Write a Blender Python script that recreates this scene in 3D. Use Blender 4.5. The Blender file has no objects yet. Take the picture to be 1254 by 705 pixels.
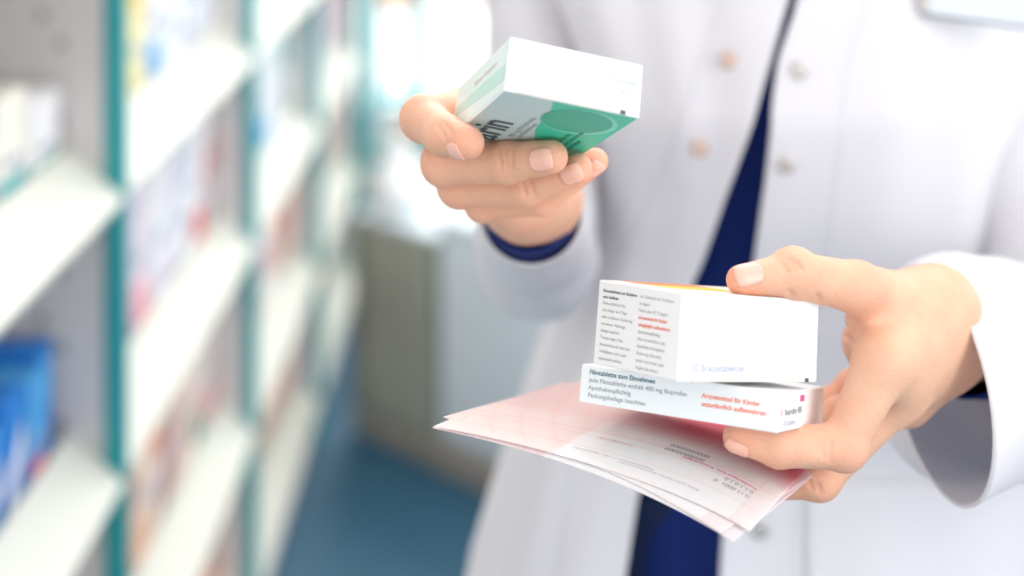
import bpy, math, random
import numpy as np
from mathutils import Vector, Matrix, noise

random.seed(4)
C = bpy.context.scene.collection
sc = bpy.context.scene

# ------------------------------------------------------------------ camera, world, lights
W_PX, H_PX, FOC, PX0, PY0, CAM_H = 1254, 705, 1741.67, 627.0, -260.0, 1.40
cam_d = bpy.data.cameras.new('camera'); cam = bpy.data.objects.new('camera', cam_d); C.objects.link(cam)
cam.location = (0, 0, CAM_H); cam.rotation_euler = (math.pi/2, 0, 0)
cam_d.sensor_width = 36; cam_d.lens = 36*FOC/W_PX
cam_d.shift_y = -(352.5-PY0)/W_PX
cam_d.clip_start = 0.02
cam_d.dof.use_dof = True; cam_d.dof.focus_distance = 0.605; cam_d.dof.aperture_fstop = 3.0
sc.camera = cam
sc.view_settings.view_transform = 'Standard'; sc.view_settings.look = 'None'
sc.view_settings.gamma = 1; sc.view_settings.use_curve_mapping = False
sc.view_settings.exposure = 0.28

wd = bpy.data.worlds.new('World'); sc.world = wd; wd.use_nodes = True
bg = wd.node_tree.nodes['Background']; bg.inputs[0].default_value = (0.97, 0.98, 1.0, 1); bg.inputs[1].default_value = 1.16

def area(name, loc, target, size, energy, col):
    l = bpy.data.lights.new(name, 'AREA'); l.shape = 'RECTANGLE'; l.size, l.size_y = size; l.energy = energy; l.color = col
    o = bpy.data.objects.new(name, l); C.objects.link(o); o.location = loc
    o.rotation_euler = (Vector(target)-Vector(loc)).to_track_quat('-Z', 'Y').to_euler()
area('shop_window_daylight', (1.7, -0.7, 1.75), (0.15, 0.7, 1.1), (1.6, 1.6), 20, (0.93, 0.97, 1.0))
area('shelf_fill_light', (0.5, 1.9, 2.7), (-0.4, 1.9, 0.7), (1.2, 2.4), 20, (1.0, 0.97, 0.93))  # unseen overhead lamp, added to brighten the shelf bays
area('back_window_daylight', (-0.45, 3.9, 1.7), (0.0, 0.6, 1.1), (1.2, 1.2), 16, (1.0, 0.93, 0.85))

area('pavement_fill_light', (0.5, 7.5, 4.5), (0.0, 6.8, 0), (5, 4), 420, (1.0, 0.99, 0.97))  # added lamp, no physical source, whitens the paving seen through the windows

def P(px, py, y):
    return np.array([(px-PX0)/FOC*y, y, CAM_H-(py-PY0)/FOC*y])

# ------------------------------------------------------------------ materials
def srgb(h):
    c = [int(h[i:i+2], 16)/255 for i in (0, 2, 4)]
    return tuple(x/12.92 if x <= .04045 else ((x+.055)/1.055)**2.4 for x in c)+(1,)
MATS = {}
def mat(name, hexcol, rough=.5, bump=0, bscale=300, var=0, vscale=8, spec=.5, metal=0, attr=None, sss=0, weave=False):
    if name in MATS: return MATS[name]
    m = bpy.data.materials.new(name); m.use_nodes = True; MATS[name] = m
    nt = m.node_tree; N = nt.nodes; L = nt.links; b = N['Principled BSDF']
    b.inputs['Base Color'].default_value = srgb(hexcol); b.inputs['Roughness'].default_value = rough
    b.inputs['Metallic'].default_value = metal; b.inputs['Specular IOR Level'].default_value = spec
    tc = N.new('ShaderNodeTexCoord')
    col = None
    if attr:
        a = N.new('ShaderNodeAttribute'); a.attribute_name = attr; col = a.outputs['Color']
    if var:
        n = N.new('ShaderNodeTexNoise'); n.inputs['Scale'].default_value = vscale; n.inputs['Detail'].default_value = 4
        L.new(tc.outputs['Object'], n.inputs['Vector'])
        mx = N.new('ShaderNodeMix'); mx.data_type = 'RGBA'; mx.blend_type = 'MULTIPLY'
        mr = N.new('ShaderNodeMapRange'); mr.inputs[3].default_value = 1-var; mr.inputs[4].default_value = 1.0
        L.new(n.outputs['Fac'], mr.inputs[0]); mx.inputs[0].default_value = 1
        if col: L.new(col, mx.inputs[6])
        else: mx.inputs[6].default_value = srgb(hexcol)
        L.new(mr.outputs[0], mx.inputs[7]); col = mx.outputs[2]
    if col: L.new(col, b.inputs['Base Color'])
    if bump:
        n = N.new('ShaderNodeTexNoise'); n.inputs['Scale'].default_value = bscale; n.inputs['Detail'].default_value = 5
        L.new(tc.outputs['Object'], n.inputs['Vector'])
        bp = N.new('ShaderNodeBump'); bp.inputs['Strength'].default_value = bump; bp.inputs['Distance'].default_value = .002
        L.new(n.outputs['Fac'], bp.inputs['Height']); L.new(bp.outputs[0], b.inputs['Normal'])
    if sss:
        b.inputs['Subsurface Weight'].default_value = sss; b.inputs['Subsurface Radius'].default_value = (1, .35, .2)
        b.inputs['Subsurface Scale'].default_value = .004
    return m
M_skin = mat('skin', 'E9B394', .5, .3, 1100, .08, 120, .35, attr='tone', sss=.12)
M_nail = mat('fingernail_gloss', 'EDB5A2', .22, 0, spec=.5)
M_coat = mat('white_coat_cotton', 'F6F4F7', .85, .1, 900, .03, 5, .2)
def translucent(m, w):
    N = m.node_tree.nodes; L = m.node_tree.links; b = N['Principled BSDF']; o = N['Material Output']
    t = N.new('ShaderNodeBsdfTranslucent'); t.inputs[0].default_value = b.inputs['Base Color'].default_value
    x = N.new('ShaderNodeMixShader'); x.inputs[0].default_value = w
    L.new(b.outputs[0], x.inputs[1]); L.new(t.outputs[0], x.inputs[2]); L.new(x.outputs[0], o.inputs[0])
translucent(M_coat, .34)
M_seam = mat('coat_stitching', 'E4E3E8', .9)
M_navy = mat('navy_knit', '142A6C', .8, .25, 500, .15, 30, .2)
M_trou = mat('navy_trousers', '1A2748', .8, .1, 300, .1, 20, .2)
M_shoe = mat('white_shoe_leather', 'E8E6E2', .5)
M_card = mat('white_carton', 'F6F6F7', .38, 0, spec=.5)
M_cardg = mat('mint_carton', 'DCE9E2', .42)
M_cardt = mat('pale_teal_print', 'C2D8D4', .42)
M_edge = mat('raw_card_edge', 'E8DCCB', .8)
M_green = mat('green_print', '35C9A6', .42)
M_green2 = mat('deep_green_print', '1FAE90', .42)
M_green3 = mat('light_green_print', '7FDCC4', .42)
M_ink = mat('dark_ink', '4A5660', .6)
M_inkg = mat('grey_ink', 'A0A6AA', .6)
M_inkl = mat('pale_blue_ink', 'A9B6CC', .6)
M_inkr = mat('orange_red_ink', 'F07A5C', .6)
M_inkb = mat('slate_blue_ink', '5E7F8C', .6)
M_inkm = mat('magenta_ink', 'E05A98', .6)
M_yel = mat('yellow_print', 'F5C021', .45)
M_org = mat('orange_print', 'F0762A', .45)
M_paper = mat('prescription_paper', 'FFFFFF', .7, 0, attr='print', spec=.3)
translucent(M_paper, .35)
M_teal = mat('teal_lacquer', '0E9499', .4)
M_panel = mat('grey_beige_panel', 'D4CECC', .6, var=.06)
M_hole = mat('peg_hole_dark', '8C8A8C', .8)
M_shelfb = mat('cream_shelf', 'CFD0C6', .5)
M_floor = mat('blue_vinyl_floor', '2F5E78', .5, .03, 60, .2, 6)
M_wall = mat('cream_wall', 'E3E8DC', .8, var=.05)
M_wallw = mat('white_wall', 'ECECEA', .8, var=.04)
M_frame = mat('teal_window_frame', '58AFB8', .4)
M_pave = mat('pale_paving', 'E4E4E0', .8, var=.1)
M_olive = mat('olive_grey_cabinet', 'A2A89B', .6, var=.12, vscale=3)
M_brown = mat('brown_cabinet_edge', '8A7A66', .6)
M_whitec = mat('white_blue_cabinet', 'DCE8EE', .45)
M_plinth = mat('taupe_plinth', 'A39C92', .7, var=.1)
M_metal = mat('snap_metal', 'C9C5C0', .3, metal=.8)
M_btn = mat('pinkish_brown_button', 'C9AE9F', .4)
M_badge = mat('clear_grey_plastic', 'D9DDE0', .2)
M_badged = mat('badge_dark_edge', '5A6B78', .3)
def glass(name):
    m = bpy.data.materials.new(name); m.use_nodes = True; N = m.node_tree.nodes; L = m.node_tree.links
    t = N.new('ShaderNodeBsdfTransparent'); g = N.new('ShaderNodeBsdfGlossy'); g.inputs['Roughness'].default_value = .05
    x = N.new('ShaderNodeMixShader'); x.inputs[0].default_value = .06
    L.new(t.outputs[0], x.inputs[1]); L.new(g.outputs[0], x.inputs[2]); L.new(x.outputs[0], N['Material Output'].inputs[0])
    return m
M_glass = glass('window_glass')

# ------------------------------------------------------------------ helpers
def link(name, verts, faces, m, parent=None, smooth=False):
    me = bpy.data.meshes.new(name)
    me.from_pydata([tuple(map(float, v)) for v in verts], [], [tuple(int(i) for i in f) for f in faces]); me.update()
    if isinstance(m, (list, tuple)):
        for k in m: me.materials.append(k)
    else: me.materials.append(m)
    if smooth: me.polygons.foreach_set('use_smooth', [True]*len(me.polygons))
    o = bpy.data.objects.new(name, me); C.objects.link(o)
    if parent: o.parent = parent
    return o
def tag(o, label=None, cat=None, group=None, kind=None):
    if label: o['label'] = label
    if cat: o['category'] = cat
    if group: o['group'] = group
    if kind: o['kind'] = kind
    return o
def empty(name, loc, label, cat, group=None, rz=0):
    o = bpy.data.objects.new(name, None); C.objects.link(o); o.location = loc; o.rotation_euler = (0, 0, rz)
    o.empty_display_size = .05
    return tag(o, label, cat, group)
def box_vf(x0, x1, y0, y1, z0, z1, bev=0.0):
    """box with chamfered edges"""
    if bev <= 0:
        v = [(x, y, z) for z in (z0, z1) for y in (y0, y1) for x in (x0, x1)]
        return v, [(0, 2, 3, 1), (4, 5, 7, 6), (0, 1, 5, 4), (2, 6, 7, 3), (0, 4, 6, 2), (1, 3, 7, 5)]
    v = []; idx = {}
    X, Y, Z = (x0, x1), (y0, y1), (z0, z1); s = (1, -1)
    for i in (0, 1):
        for j in (0, 1):
            for k in (0, 1):
                p = [X[i], Y[j], Z[k]]; d = [s[i]*bev, s[j]*bev, s[k]*bev]
                for a in range(3):      # vertex lying on the face normal to axis a
                    q = [p[c]+(0 if c == a else d[c]) for c in range(3)]
                    idx[i, j, k, a] = len(v); v.append(tuple(q))
    f = []
    for a in range(3):
        o = [c for c in range(3) if c != a]
        for e in (0, 1):
            q = []
            for (m_, n_) in ((0, 0), (1, 0), (1, 1), (0, 1)):
                key = [0, 0, 0]; key[a] = e; key[o[0]] = m_; key[o[1]] = n_; q.append(idx[key[0], key[1], key[2], a])
            f.append(q)
    for a in range(3):              # edges along axis a
        o = [c for c in range(3) if c != a]
        for m_ in (0, 1):
            for n_ in (0, 1):
                q = []
                for (e, face) in ((0, o[0]), (1, o[0]), (1, o[1]), (0, o[1])):
                    key = [0, 0, 0]; key[a] = e; key[o[0]] = m_; key[o[1]] = n_
                    q.append(idx[key[0], key[1], key[2], face])
                f.append(q)
    for i in (0, 1):
        for j in (0, 1):
            for k in (0, 1): f.append([idx[i, j, k, a] for a in range(3)])
    # orient outward
    c = np.array([(x0+x1)/2, (y0+y1)/2, (z0+z1)/2]); V = np.array(v); g = []
    for q in f:
        n = np.cross(V[q[1]]-V[q[0]], V[q[2]]-V[q[0]]); g.append(q if n @ (V[q].mean(0)-c) > 0 else q[::-1])
    return v, g
class MB:
    def __init__(s): s.v = []; s.f = []
    def add(s, v, f):
        o = len(s.v); s.v += [tuple(map(float, p)) for p in v]; s.f += [[i+o for i in q] for q in f]; return s
    def box(s, *a, bev=0.0): return s.add(*box_vf(*a, bev=bev))
    def tube(s, pts, r, n=12, cap=True):
        pts = [np.array(p, float) for p in pts]; rs = r if isinstance(r, (list, tuple)) else [r]*len(pts)
        v = []; f = []; up = np.array([0, 0, 1.]) 
        for i, p in enumerate(pts):
            t = pts[min(i+1, len(pts)-1)]-pts[max(i-1, 0)]; t /= np.linalg.norm(t)
            a = np.cross(t, up if abs(t[2]) < .9 else np.array([0, 1., 0])); a /= np.linalg.norm(a); b = np.cross(t, a)
            for k in range(n):
                w = 2*math.pi*k/n; v.append(p+rs[i]*(a*math.cos(w)+b*math.sin(w)))
        for i in range(len(pts)-1):
            for k in range(n): f.append([i*n+k, (i+1)*n+k, (i+1)*n+(k+1) % n, i*n+(k+1) % n])
        if cap: f.append(list(range(n))); f.append([(len(pts)-1)*n+k for k in range(n)][::-1])
        return s.add(v, f)
    def build(s, name, m, parent=None, smooth=False): return link(name, s.v, s.f, m, parent, smooth)
def lathe(prof, n=24):
    v = []; f = []
    for r, z in prof:
        for k in range(n): v.append((r*math.cos(2*math.pi*k/n), r*math.sin(2*math.pi*k/n), z))
    for i in range(len(prof)-1):
        for k in range(n): f.append([i*n+k, i*n+(k+1) % n, (i+1)*n+(k+1) % n, (i+1)*n+k])
    f.append(list(range(n))[::-1]); f.append([(len(prof)-1)*n+k for k in range(n)])
    return v, f

_deps = None
def text_mesh(body, size, bold=0.0, line=1.0):
    cu = bpy.data.curves.new('t', 'FONT'); cu.body = body; cu.size = size; cu.space_line = line; cu.offset = bold*size
    cu.resolution_u = 3
    o = bpy.data.objects.new('t', cu); C.objects.link(o)
    bpy.context.view_layer.update()
    me = bpy.data.meshes.new_from_object(o.evaluated_get(bpy.context.evaluated_depsgraph_get()))
    v = np.array([tuple(x.co) for x in me.vertices]).reshape(-1, 3); f = [list(p.vertices) for p in me.polygons]
    bpy.data.objects.remove(o); bpy.data.curves.remove(cu); bpy.data.meshes.remove(me)
    return v, f
def put_text(name, body, size, m, parent, func, bold=0.0, line=1.0, stretch=1.0):
    v, f = text_mesh(body, size, bold, line)
    return link(name, [func(x*stretch, y) for x, y, z in v], f, m, parent)

# ------------------------------------------------------------------ the room
def struct(name, vf, m, parent=None):
    o = link(name, vf[0], vf[1], m, parent); o['kind'] = 'structure'; return o
struct('floor', box_vf(-1.0, 3.4, -1.2, 4.32, -.05, 0), M_floor)
struct('wall_left', box_vf(-1.0, -.80, -1.2, 4.32, 0, 2.6), M_wallw)
fb = MB(); YB = 4.32
fb.box(-1.0, 3.4, YB, YB+.12, 0, .36); fb.box(-1.0, 3.4, YB, YB+.12, 2.3, 2.6); fb.box(-1.0, -.72, YB, YB+.12, .36, 2.3)
o = fb.build('wall_back', M_wall); o['kind'] = 'structure'
struct('trim_1', box_vf(-.8, 3.4, YB-.03, YB, .345, .375, .004), M_frame)
wf = MB(); wf.box(-.72, 3.4, YB-.01, YB+.05, .375, .42); wf.box(-.72, 3.4, YB-.01, YB+.05, 2.24, 2.3)
for x in (-.70, -.425, -.28, .14, .8, 1.5, 2.2, 2.9): wf.box(x-.022, x+.022, YB-.02, YB+.06, .375, 2.3)
o = wf.build('window_1', M_frame); o['kind'] = 'structure'
o2 = link('pane', *box_vf(-.71, 3.4, YB+.02, YB+.024, .4, 2.25), M_glass, o)
struct('ground_outside', box_vf(-4, 6, YB+.12, 14, -.06, -.01), M_pave)

# ------------------------------------------------------------------ shelving along the left
ZD = [0.745, 1.517, 2.29, 3.06, 3.83]
XF = -.42
SH = [.10, .378, .677, .976, 1.275]
def shelf_unit(k):
    y0, y1 = ZD[k], ZD[k+1]
    t = empty('shelf_unit', (XF-.18, (y0+y1)/2, 0),
              ['nearest teal-edged pharmacy shelf bay, with the blue cartons low down', 'second teal-edged shelf bay from the camera, rows of pale cartons',
               'third shelf bay along the aisle, blurred between two teal uprights', 'farthest shelf bay beside the olive cabinet'][k], 'shelf', 'shelving along the left wall')
    ox, oy, oz = t.location
    def L(b): return [(x-ox, y-oy, z-oz) for x, y, z in b.v]
    def bld(b, nm, m): return link(nm, L(b), b.f, m, t)
    b = MB(); b.box(XF-.36, XF-.010, y1-.018, y1-.001, 0, 2.0, bev=.001)
    pnl = bld(b, 'side_panel', M_panel)
    for i in range(13):
        for xx in (XF-.055, XF-.075):
            zz = .33+i*.08+(.03 if xx < XF-.06 else 0)
            b = MB(); b.tube([(xx, y1-.0175, zz), (xx, y1-.0190, zz)], .0055, 10); hl = bld(b, 'peg_hole', M_hole); hl.parent = pnl
            hl.matrix_parent_inverse.identity()
    b = MB(); b.box(XF-.0095, XF+.012, y1-.022, y1-.0005, 0, 2.0, bev=.002)
    bld(b, 'front_edge', M_teal)
    b = MB(); b.box(XF-.37, XF-.3605, y0+.001, y1-.001, 0, 2.0); bld(b, 'back_panel', M_panel)
    b = MB(); b.box(XF-.36, XF-.01, y0+.004, y1-.022, 0, .085, bev=.002); bld(b, 'plinth', M_panel)
    for z in SH:
        b = MB(); b.box(XF-.36, XF-.05, y0+.004, y1-.02, z-.005, z+.012, bev=.001); bld(b, 'shelf_board', M_shelfb)
        # sloping price rail
        b = MB(); pr = [(XF-.052, z+.042), (XF-.046, z+.046), (XF+.012, z-.006), (XF+.010, z-.014), (XF-.052, z-.006)]
        n = len(pr); v = [(x, yy, zz) for yy in (y0+.003, y1-.018) for x, zz in pr]
        f = [[i, (i+1) % n, n+(i+1) % n, n+i] for i in range(n)]+[list(range(n))[::-1], [n+i for i in range(n)]]
        b.add(v, f); bld(b, 'price_rail', M_shelfb)
    return t
for k in range(4): shelf_unit(k)

# medicine cartons on the shelves: body + a printed band + a cap strip
PACKM = {}
def pm(hexc): return mat('print_'+hexc, hexc, .5)
def pack(w, d, h, body, band, kind):
    """carton: width along the shelf (y), depth d into the shelf, height h; origin at the bottom front centre"""
    root = bpy.data.objects.new('medicine_carton', None); C.objects.link(root); root.empty_display_size = .02
    v, f = box_vf(-d, 0, -w/2, w/2, 0, h, .0012); link('carton', v, f, pm(body), root)
    b = MB()
    if kind == 0: b.box(-.001, .0006, -w/2+.002, w/2-.002, h*.12, h*.34)
    elif kind == 1:
        b.add([(.0007, -w/2+.003, h*.1), (.0007, w/2-.003, h*.5), (.0007, w/2-.003, h*.75), (.0007, -w/2+.003, h*.35)], [(0, 1, 2, 3)])
    elif kind == 2: b.box(-.001, .0006, -w/2+.004, w/2-.004, h*.55, h*.92)
    else:
        b.tube([(.0002, 0, h*.5), (.0008, 0, h*.5)], min(w, h)*.3, 16)
    # the same print wraps onto the end facing the aisle
    b.build('printed_band', pm(band), root)
    b = MB(); b.box(-d*.8, -.006, -w/2-.0006, -w/2+.0002, h*.15, h*.32); b.build('end_band', pm(band), root)
    b = MB(); b.box(-.001, .0006, -w*.32, w*.25, h*.42, h*.5) if kind != 2 else b.box(-.001, .0006, -w*.32, w*.25, h*.3, h*.38)
    b.build('printed_lettering', pm('9AA3B5'), root)
    return root
def copy_pack(r):
    c = r.copy(); C.objects.link(c)
    for ch in r.children:
        d = ch.copy(); C.objects.link(d); d.parent = c
    return c
ORD = ['first', 'second', 'third', 'fourth', 'fifth', 'sixth', 'seventh', 'eighth', 'ninth', 'tenth', 'eleventh', 'twelfth']
CN = {'F4F2F3': 'white', 'EEF1F6': 'cool white', 'F3E3DC': 'pale peach', 'F6E9A8': 'pale yellow', '1F7FD6': 'bright blue', '4FA8E6': 'light blue',
      'E9DDEA': 'pale lilac', 'EBCDB6': 'peach', 'F3EDE2': 'cream', 'DDEBE8': 'pale mint', 'E6544F': 'red', '14A58F': 'green', '6B3F8F': 'purple', 'F3C94A': 'yellow',
      '2A57B5': 'dark blue', 'F08A6A': 'orange', 'D7D9E6': 'grey', '19B0B8': 'teal', 'F2A9B4': 'pink', 'E8B89A': 'tan'}
ROWN = {0: 'bottom', 1: 'low', 2: 'middle', 3: 'upper'}
BAYN = ['nearest', 'second', 'third', 'farthest']
# (bay, shelf): list of (body, band, kind, width, height)
rows = {
 (0, 3): [('F4F2F3', '14A58F', 0, .085, .10), ('F3EDE2', '19B0B8', 0, .08, .12), ('F4F2F3', '14A58F', 0, .085, .10), ('F4F2F3', '6B3F8F', 1, .075, .125), ('F4F2F3', 'E6544F', 0, .07, .135), ('F3E3DC', 'F2A9B4', 0, .055, .145)],
 (0, 2): [('1F7FD6', '4FA8E6', 2, .045, .135), ('4FA8E6', 'E6544F', 0, .04, .125), ('1F7FD6', 'F4F2F3', 1, .05, .13), ('4FA8E6', 'F4F2F3', 1, .045, .115), ('1F7FD6', 'F4F2F3', 1, .055, .12), ('4FA8E6', 'F4F2F3', 2, .06, .10), ('1F7FD6', 'E6544F', 1, .06, .105), ('E9DDEA', '4FA8E6', 0, .06, .09)],
 (1, 3): [('F4F2F3', 'D7D9E6', 1, .08, .17), ('EEF1F6', 'D7D9E6', 0, .075, .165), ('F4F2F3', 'D7D9E6', 0, .07, .17), ('EEF1F6', 'D7D9E6', 2, .08, .17), ('F4F2F3', '4FA8E6', 0, .07, .16), ('F6E9A8', 'F3C94A', 2, .075, .16), ('F6E9A8', 'F3C94A', 3, .07, .15), ('F4F2F3', '2A57B5', 0, .07, .13)],
 (1, 2): [('EEF1F6', 'E6544F', 1, .075, .17), ('F4F2F3', 'E6544F', 0, .07, .165), ('EEF1F6', 'D7D9E6', 2, .075, .17), ('E9DDEA', 'D7D9E6', 1, .075, .165), ('F4F2F3', 'D7D9E6', 0, .07, .17), ('E9DDEA', 'F2A9B4', 0, .075, .165), ('F4F2F3', '6B3F8F', 0, .065, .15), ('F3E3DC', 'F2A9B4', 0, .07, .15)],
 (1, 1): [('F3E3DC', 'F2A9B4', 0, .075, .15), ('F3EDE2', '14A58F', 0, .07, .13), ('F3E3DC', 'E8B89A', 1, .08, .16), ('EBCDB6', '6B3F8F', 1, .07, .14), ('F3E3DC', 'F08A6A', 2, .075, .15), ('EBCDB6', 'E8B89A', 0, .075, .16), ('F3E3DC', 'F2A9B4', 1, .07, .15)],
 (1, 0): [('EBCDB6', 'F08A6A', 0, .09, .14), ('F3E3DC', 'E8B89A', 1, .09, .15), ('EBCDB6', 'F2A9B4', 2, .09, .14), ('F3EDE2', 'E8B89A', 0, .09, .16), ('EBCDB6', 'F08A6A', 1, .09, .15)],
}
palC = [('F4F2F3', 'D7D9E6'), ('E9DDEA', 'F2A9B4'), ('EEF1F6', '4FA8E6'), ('F3E3DC', 'E6544F'), ('DDEBE8', '19B0B8'), ('F4F2F3', 'F2A9B4')]
palW = [('EBCDB6', 'F08A6A'), ('F3E3DC', 'E8B89A'), ('EBCDB6', 'F2A9B4'), ('F3EDE2', '14A58F')]
for bay in (2, 3):
    for s in (0, 1, 2, 3):
        pal = palC if s > 1 else (palW if s == 0 else palC[3:]+palW[:2])
        rows[bay, s] = [pal[(i*2+s+bay) % len(pal)]+((i+s) % 4, .10+.012*((i*5+s) % 3), .13+.015*((i*3+s) % 3)) for i in range(6)]
protos = {}
for (bay, s), lst in sorted(rows.items()):
    y = ZD[bay+1]-.026; z = SH[s]+.0122
    seen = {}
    for i, (body, band, kind, w, h) in enumerate(lst):
        h = h*1.4 if bay > 0 else h
        key = (body, band, kind, w, h)
        if key in protos: r = copy_pack(protos[key])
        else: r = pack(w, .12, h, body, band, kind); protos[key] = r
        y -= w/2
        if y-w/2 < ZD[bay]+.01: y += w/2; bpy.data.objects.remove(r) if False else None
        set_back = (.0535 if bay == 0 else .053)+.004*((i*7+s) % 3)
        r.location = (XF-set_back, y, z); r.rotation_euler = (0, 0, 0)
        y -= w/2+.006+.003*((i*3) % 2)
        tag(r, f'{CN[body]} carton with {CN[band]} print, {ORD[i]} from far end, {ROWN[s]} row, {BAYN[bay]} shelf bay', 'medicine box',
            f'cartons on the {ROWN[s]} shelf of the {BAYN[bay]} bay')

# ------------------------------------------------------------------ things at the end of the aisle
t = empty('cabinet', (-.145, 3.13, 0), 'low olive-grey cabinet at the end of the aisle beside the shelves', 'cabinet', rz=-.75)
link('body', *box_vf(-.125, .115, -.15, .15, .05, .46, .004), M_olive, t)
link('top_panel', *box_vf(-.13, .12, -.155, .155, .4605, .475, .003), M_whitec, t)
link('edge_strip', *box_vf(-.127, -.10, -.156, -.1505, .05, .46, .001), M_brown, t)
dd = link('door', *box_vf(-.095, .11, -.158, -.1505, .06, .45, .002), M_olive, t)
b = MB(); b.tube([(.085, -.158, .25), (.085, -.175, .26), (.085, -.175, .34), (.085, -.158, .35)], .004); b.build('handle', M_metal, dd)
link('plinth', *box_vf(-.12, .11, -.16, .14, 0, .05, .003), M_plinth, t)
t = empty('counter', (.105, 2.912, 0), 'white low counter right of the olive cabinet, behind the raised hand', 'counter', rz=-.75)
link('body', *box_vf(-.20, .55, -.16, .2, .06, .50, .005), M_whitec, t)
link('counter_top', *box_vf(-.21, .56, -.17, .21, .5005, .52, .004), M_whitec, t)
for i in range(2):
    dd = link('drawer', *box_vf(-.19+.37*i, .17+.37*i, -.168, -.1605, .08, .48, .003), M_whitec, t)
    b = MB(); b.tube([(-.05+.37*i, -.168, .42), (-.05+.37*i, -.182, .42), (.03+.37*i, -.182, .42), (.03+.37*i, -.168, .42)], .004); b.build('handle', M_metal, dd)
link('plinth', *box_vf(-.21, .55, -.175, .19, 0, .06, .003), M_plinth, t)
v, f = lathe([(.03, 0), (.055, .012), (.066, .045), (.066, .06), (.055, .095), (.03, .112), (.026, .13)], 28)
t = empty('jar', (-.247, 3.109, .4752), 'round white jar standing on the olive-grey cabinet', 'jar')
link('jar_body', v, f, mat('white_ceramic', 'F4F6F5', .3), t, True)
v, f = lathe([(.029, .1305), (.03, .134), (.03, .145), (.012, .15), (.010, .16), (.004, .164)], 20); link('lid', v, f, M_wallw, t, True)
t = empty('poster', (-.35, YB-.024, .73), 'peach poster on the window frame at the end of the aisle', 'poster')
link('sheet', *box_vf(-.055, .055, -.002, 0, 0, .20), mat('peach_poster', 'F5C3AC', .6), t)
link('header_band', *box_vf(-.052, .052, -.0026, -.0021, .15, .19), mat('coral_band', 'EE9C86', .6), t)
t = empty('sign', (-.10, YB-.024, .74), 'pink sign hung on the window behind the raised box', 'sign')
link('sheet', *box_vf(-.08, .10, -.002, 0, 0, .2), mat('pink_sign', 'F4D3D2', .6), t)
link('header_band', *box_vf(-.075, .095, -.0026, -.0021, .14, .19), mat('rose_band', 'EBA9AC', .6), t)
t = empty('display_stand', (-.325, 3.95, 0), 'slim teal display stand in front of the window', 'display stand')
b = MB(); b.box(-.09, .09, -.09, .09, 0, .02, bev=.004); b.build('base', M_teal, t)
for sx in (-.075, .075):
    b = MB(); b.box(sx-.01, sx+.01, -.012, .012, .0205, .56, bev=.002); b.build('post', M_teal, t)
for zz in (.2, .38, .54):
    b = MB(); b.box(-.064, .064, -.05, .05, zz, zz+.012, bev=.002); b.build('tray', M_frame, t)
for i, (zz, xx, cc, nm) in enumerate([(.3925, -.03, 'F4F2F3', 'white'), (.3925, .035, 'F3C3A8', 'peach'), (.2125, 0, 'F0E6A8', 'pale yellow')]):
    t = empty('leaflet_box', (-.325+xx, 3.95, zz), f'{nm} box on the {"upper" if zz > .3 else "lower"} tray of the teal display stand', 'box', 'boxes on the display stand')
    link('carton', *box_vf(-.026, .026, -.03, .03, 0, .10, .001), pm(cc), t)
    link('printed_band', *box_vf(-.024, .024, -.0307, -.0302, .02, .05), pm('9FD5D2'), t)

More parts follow.
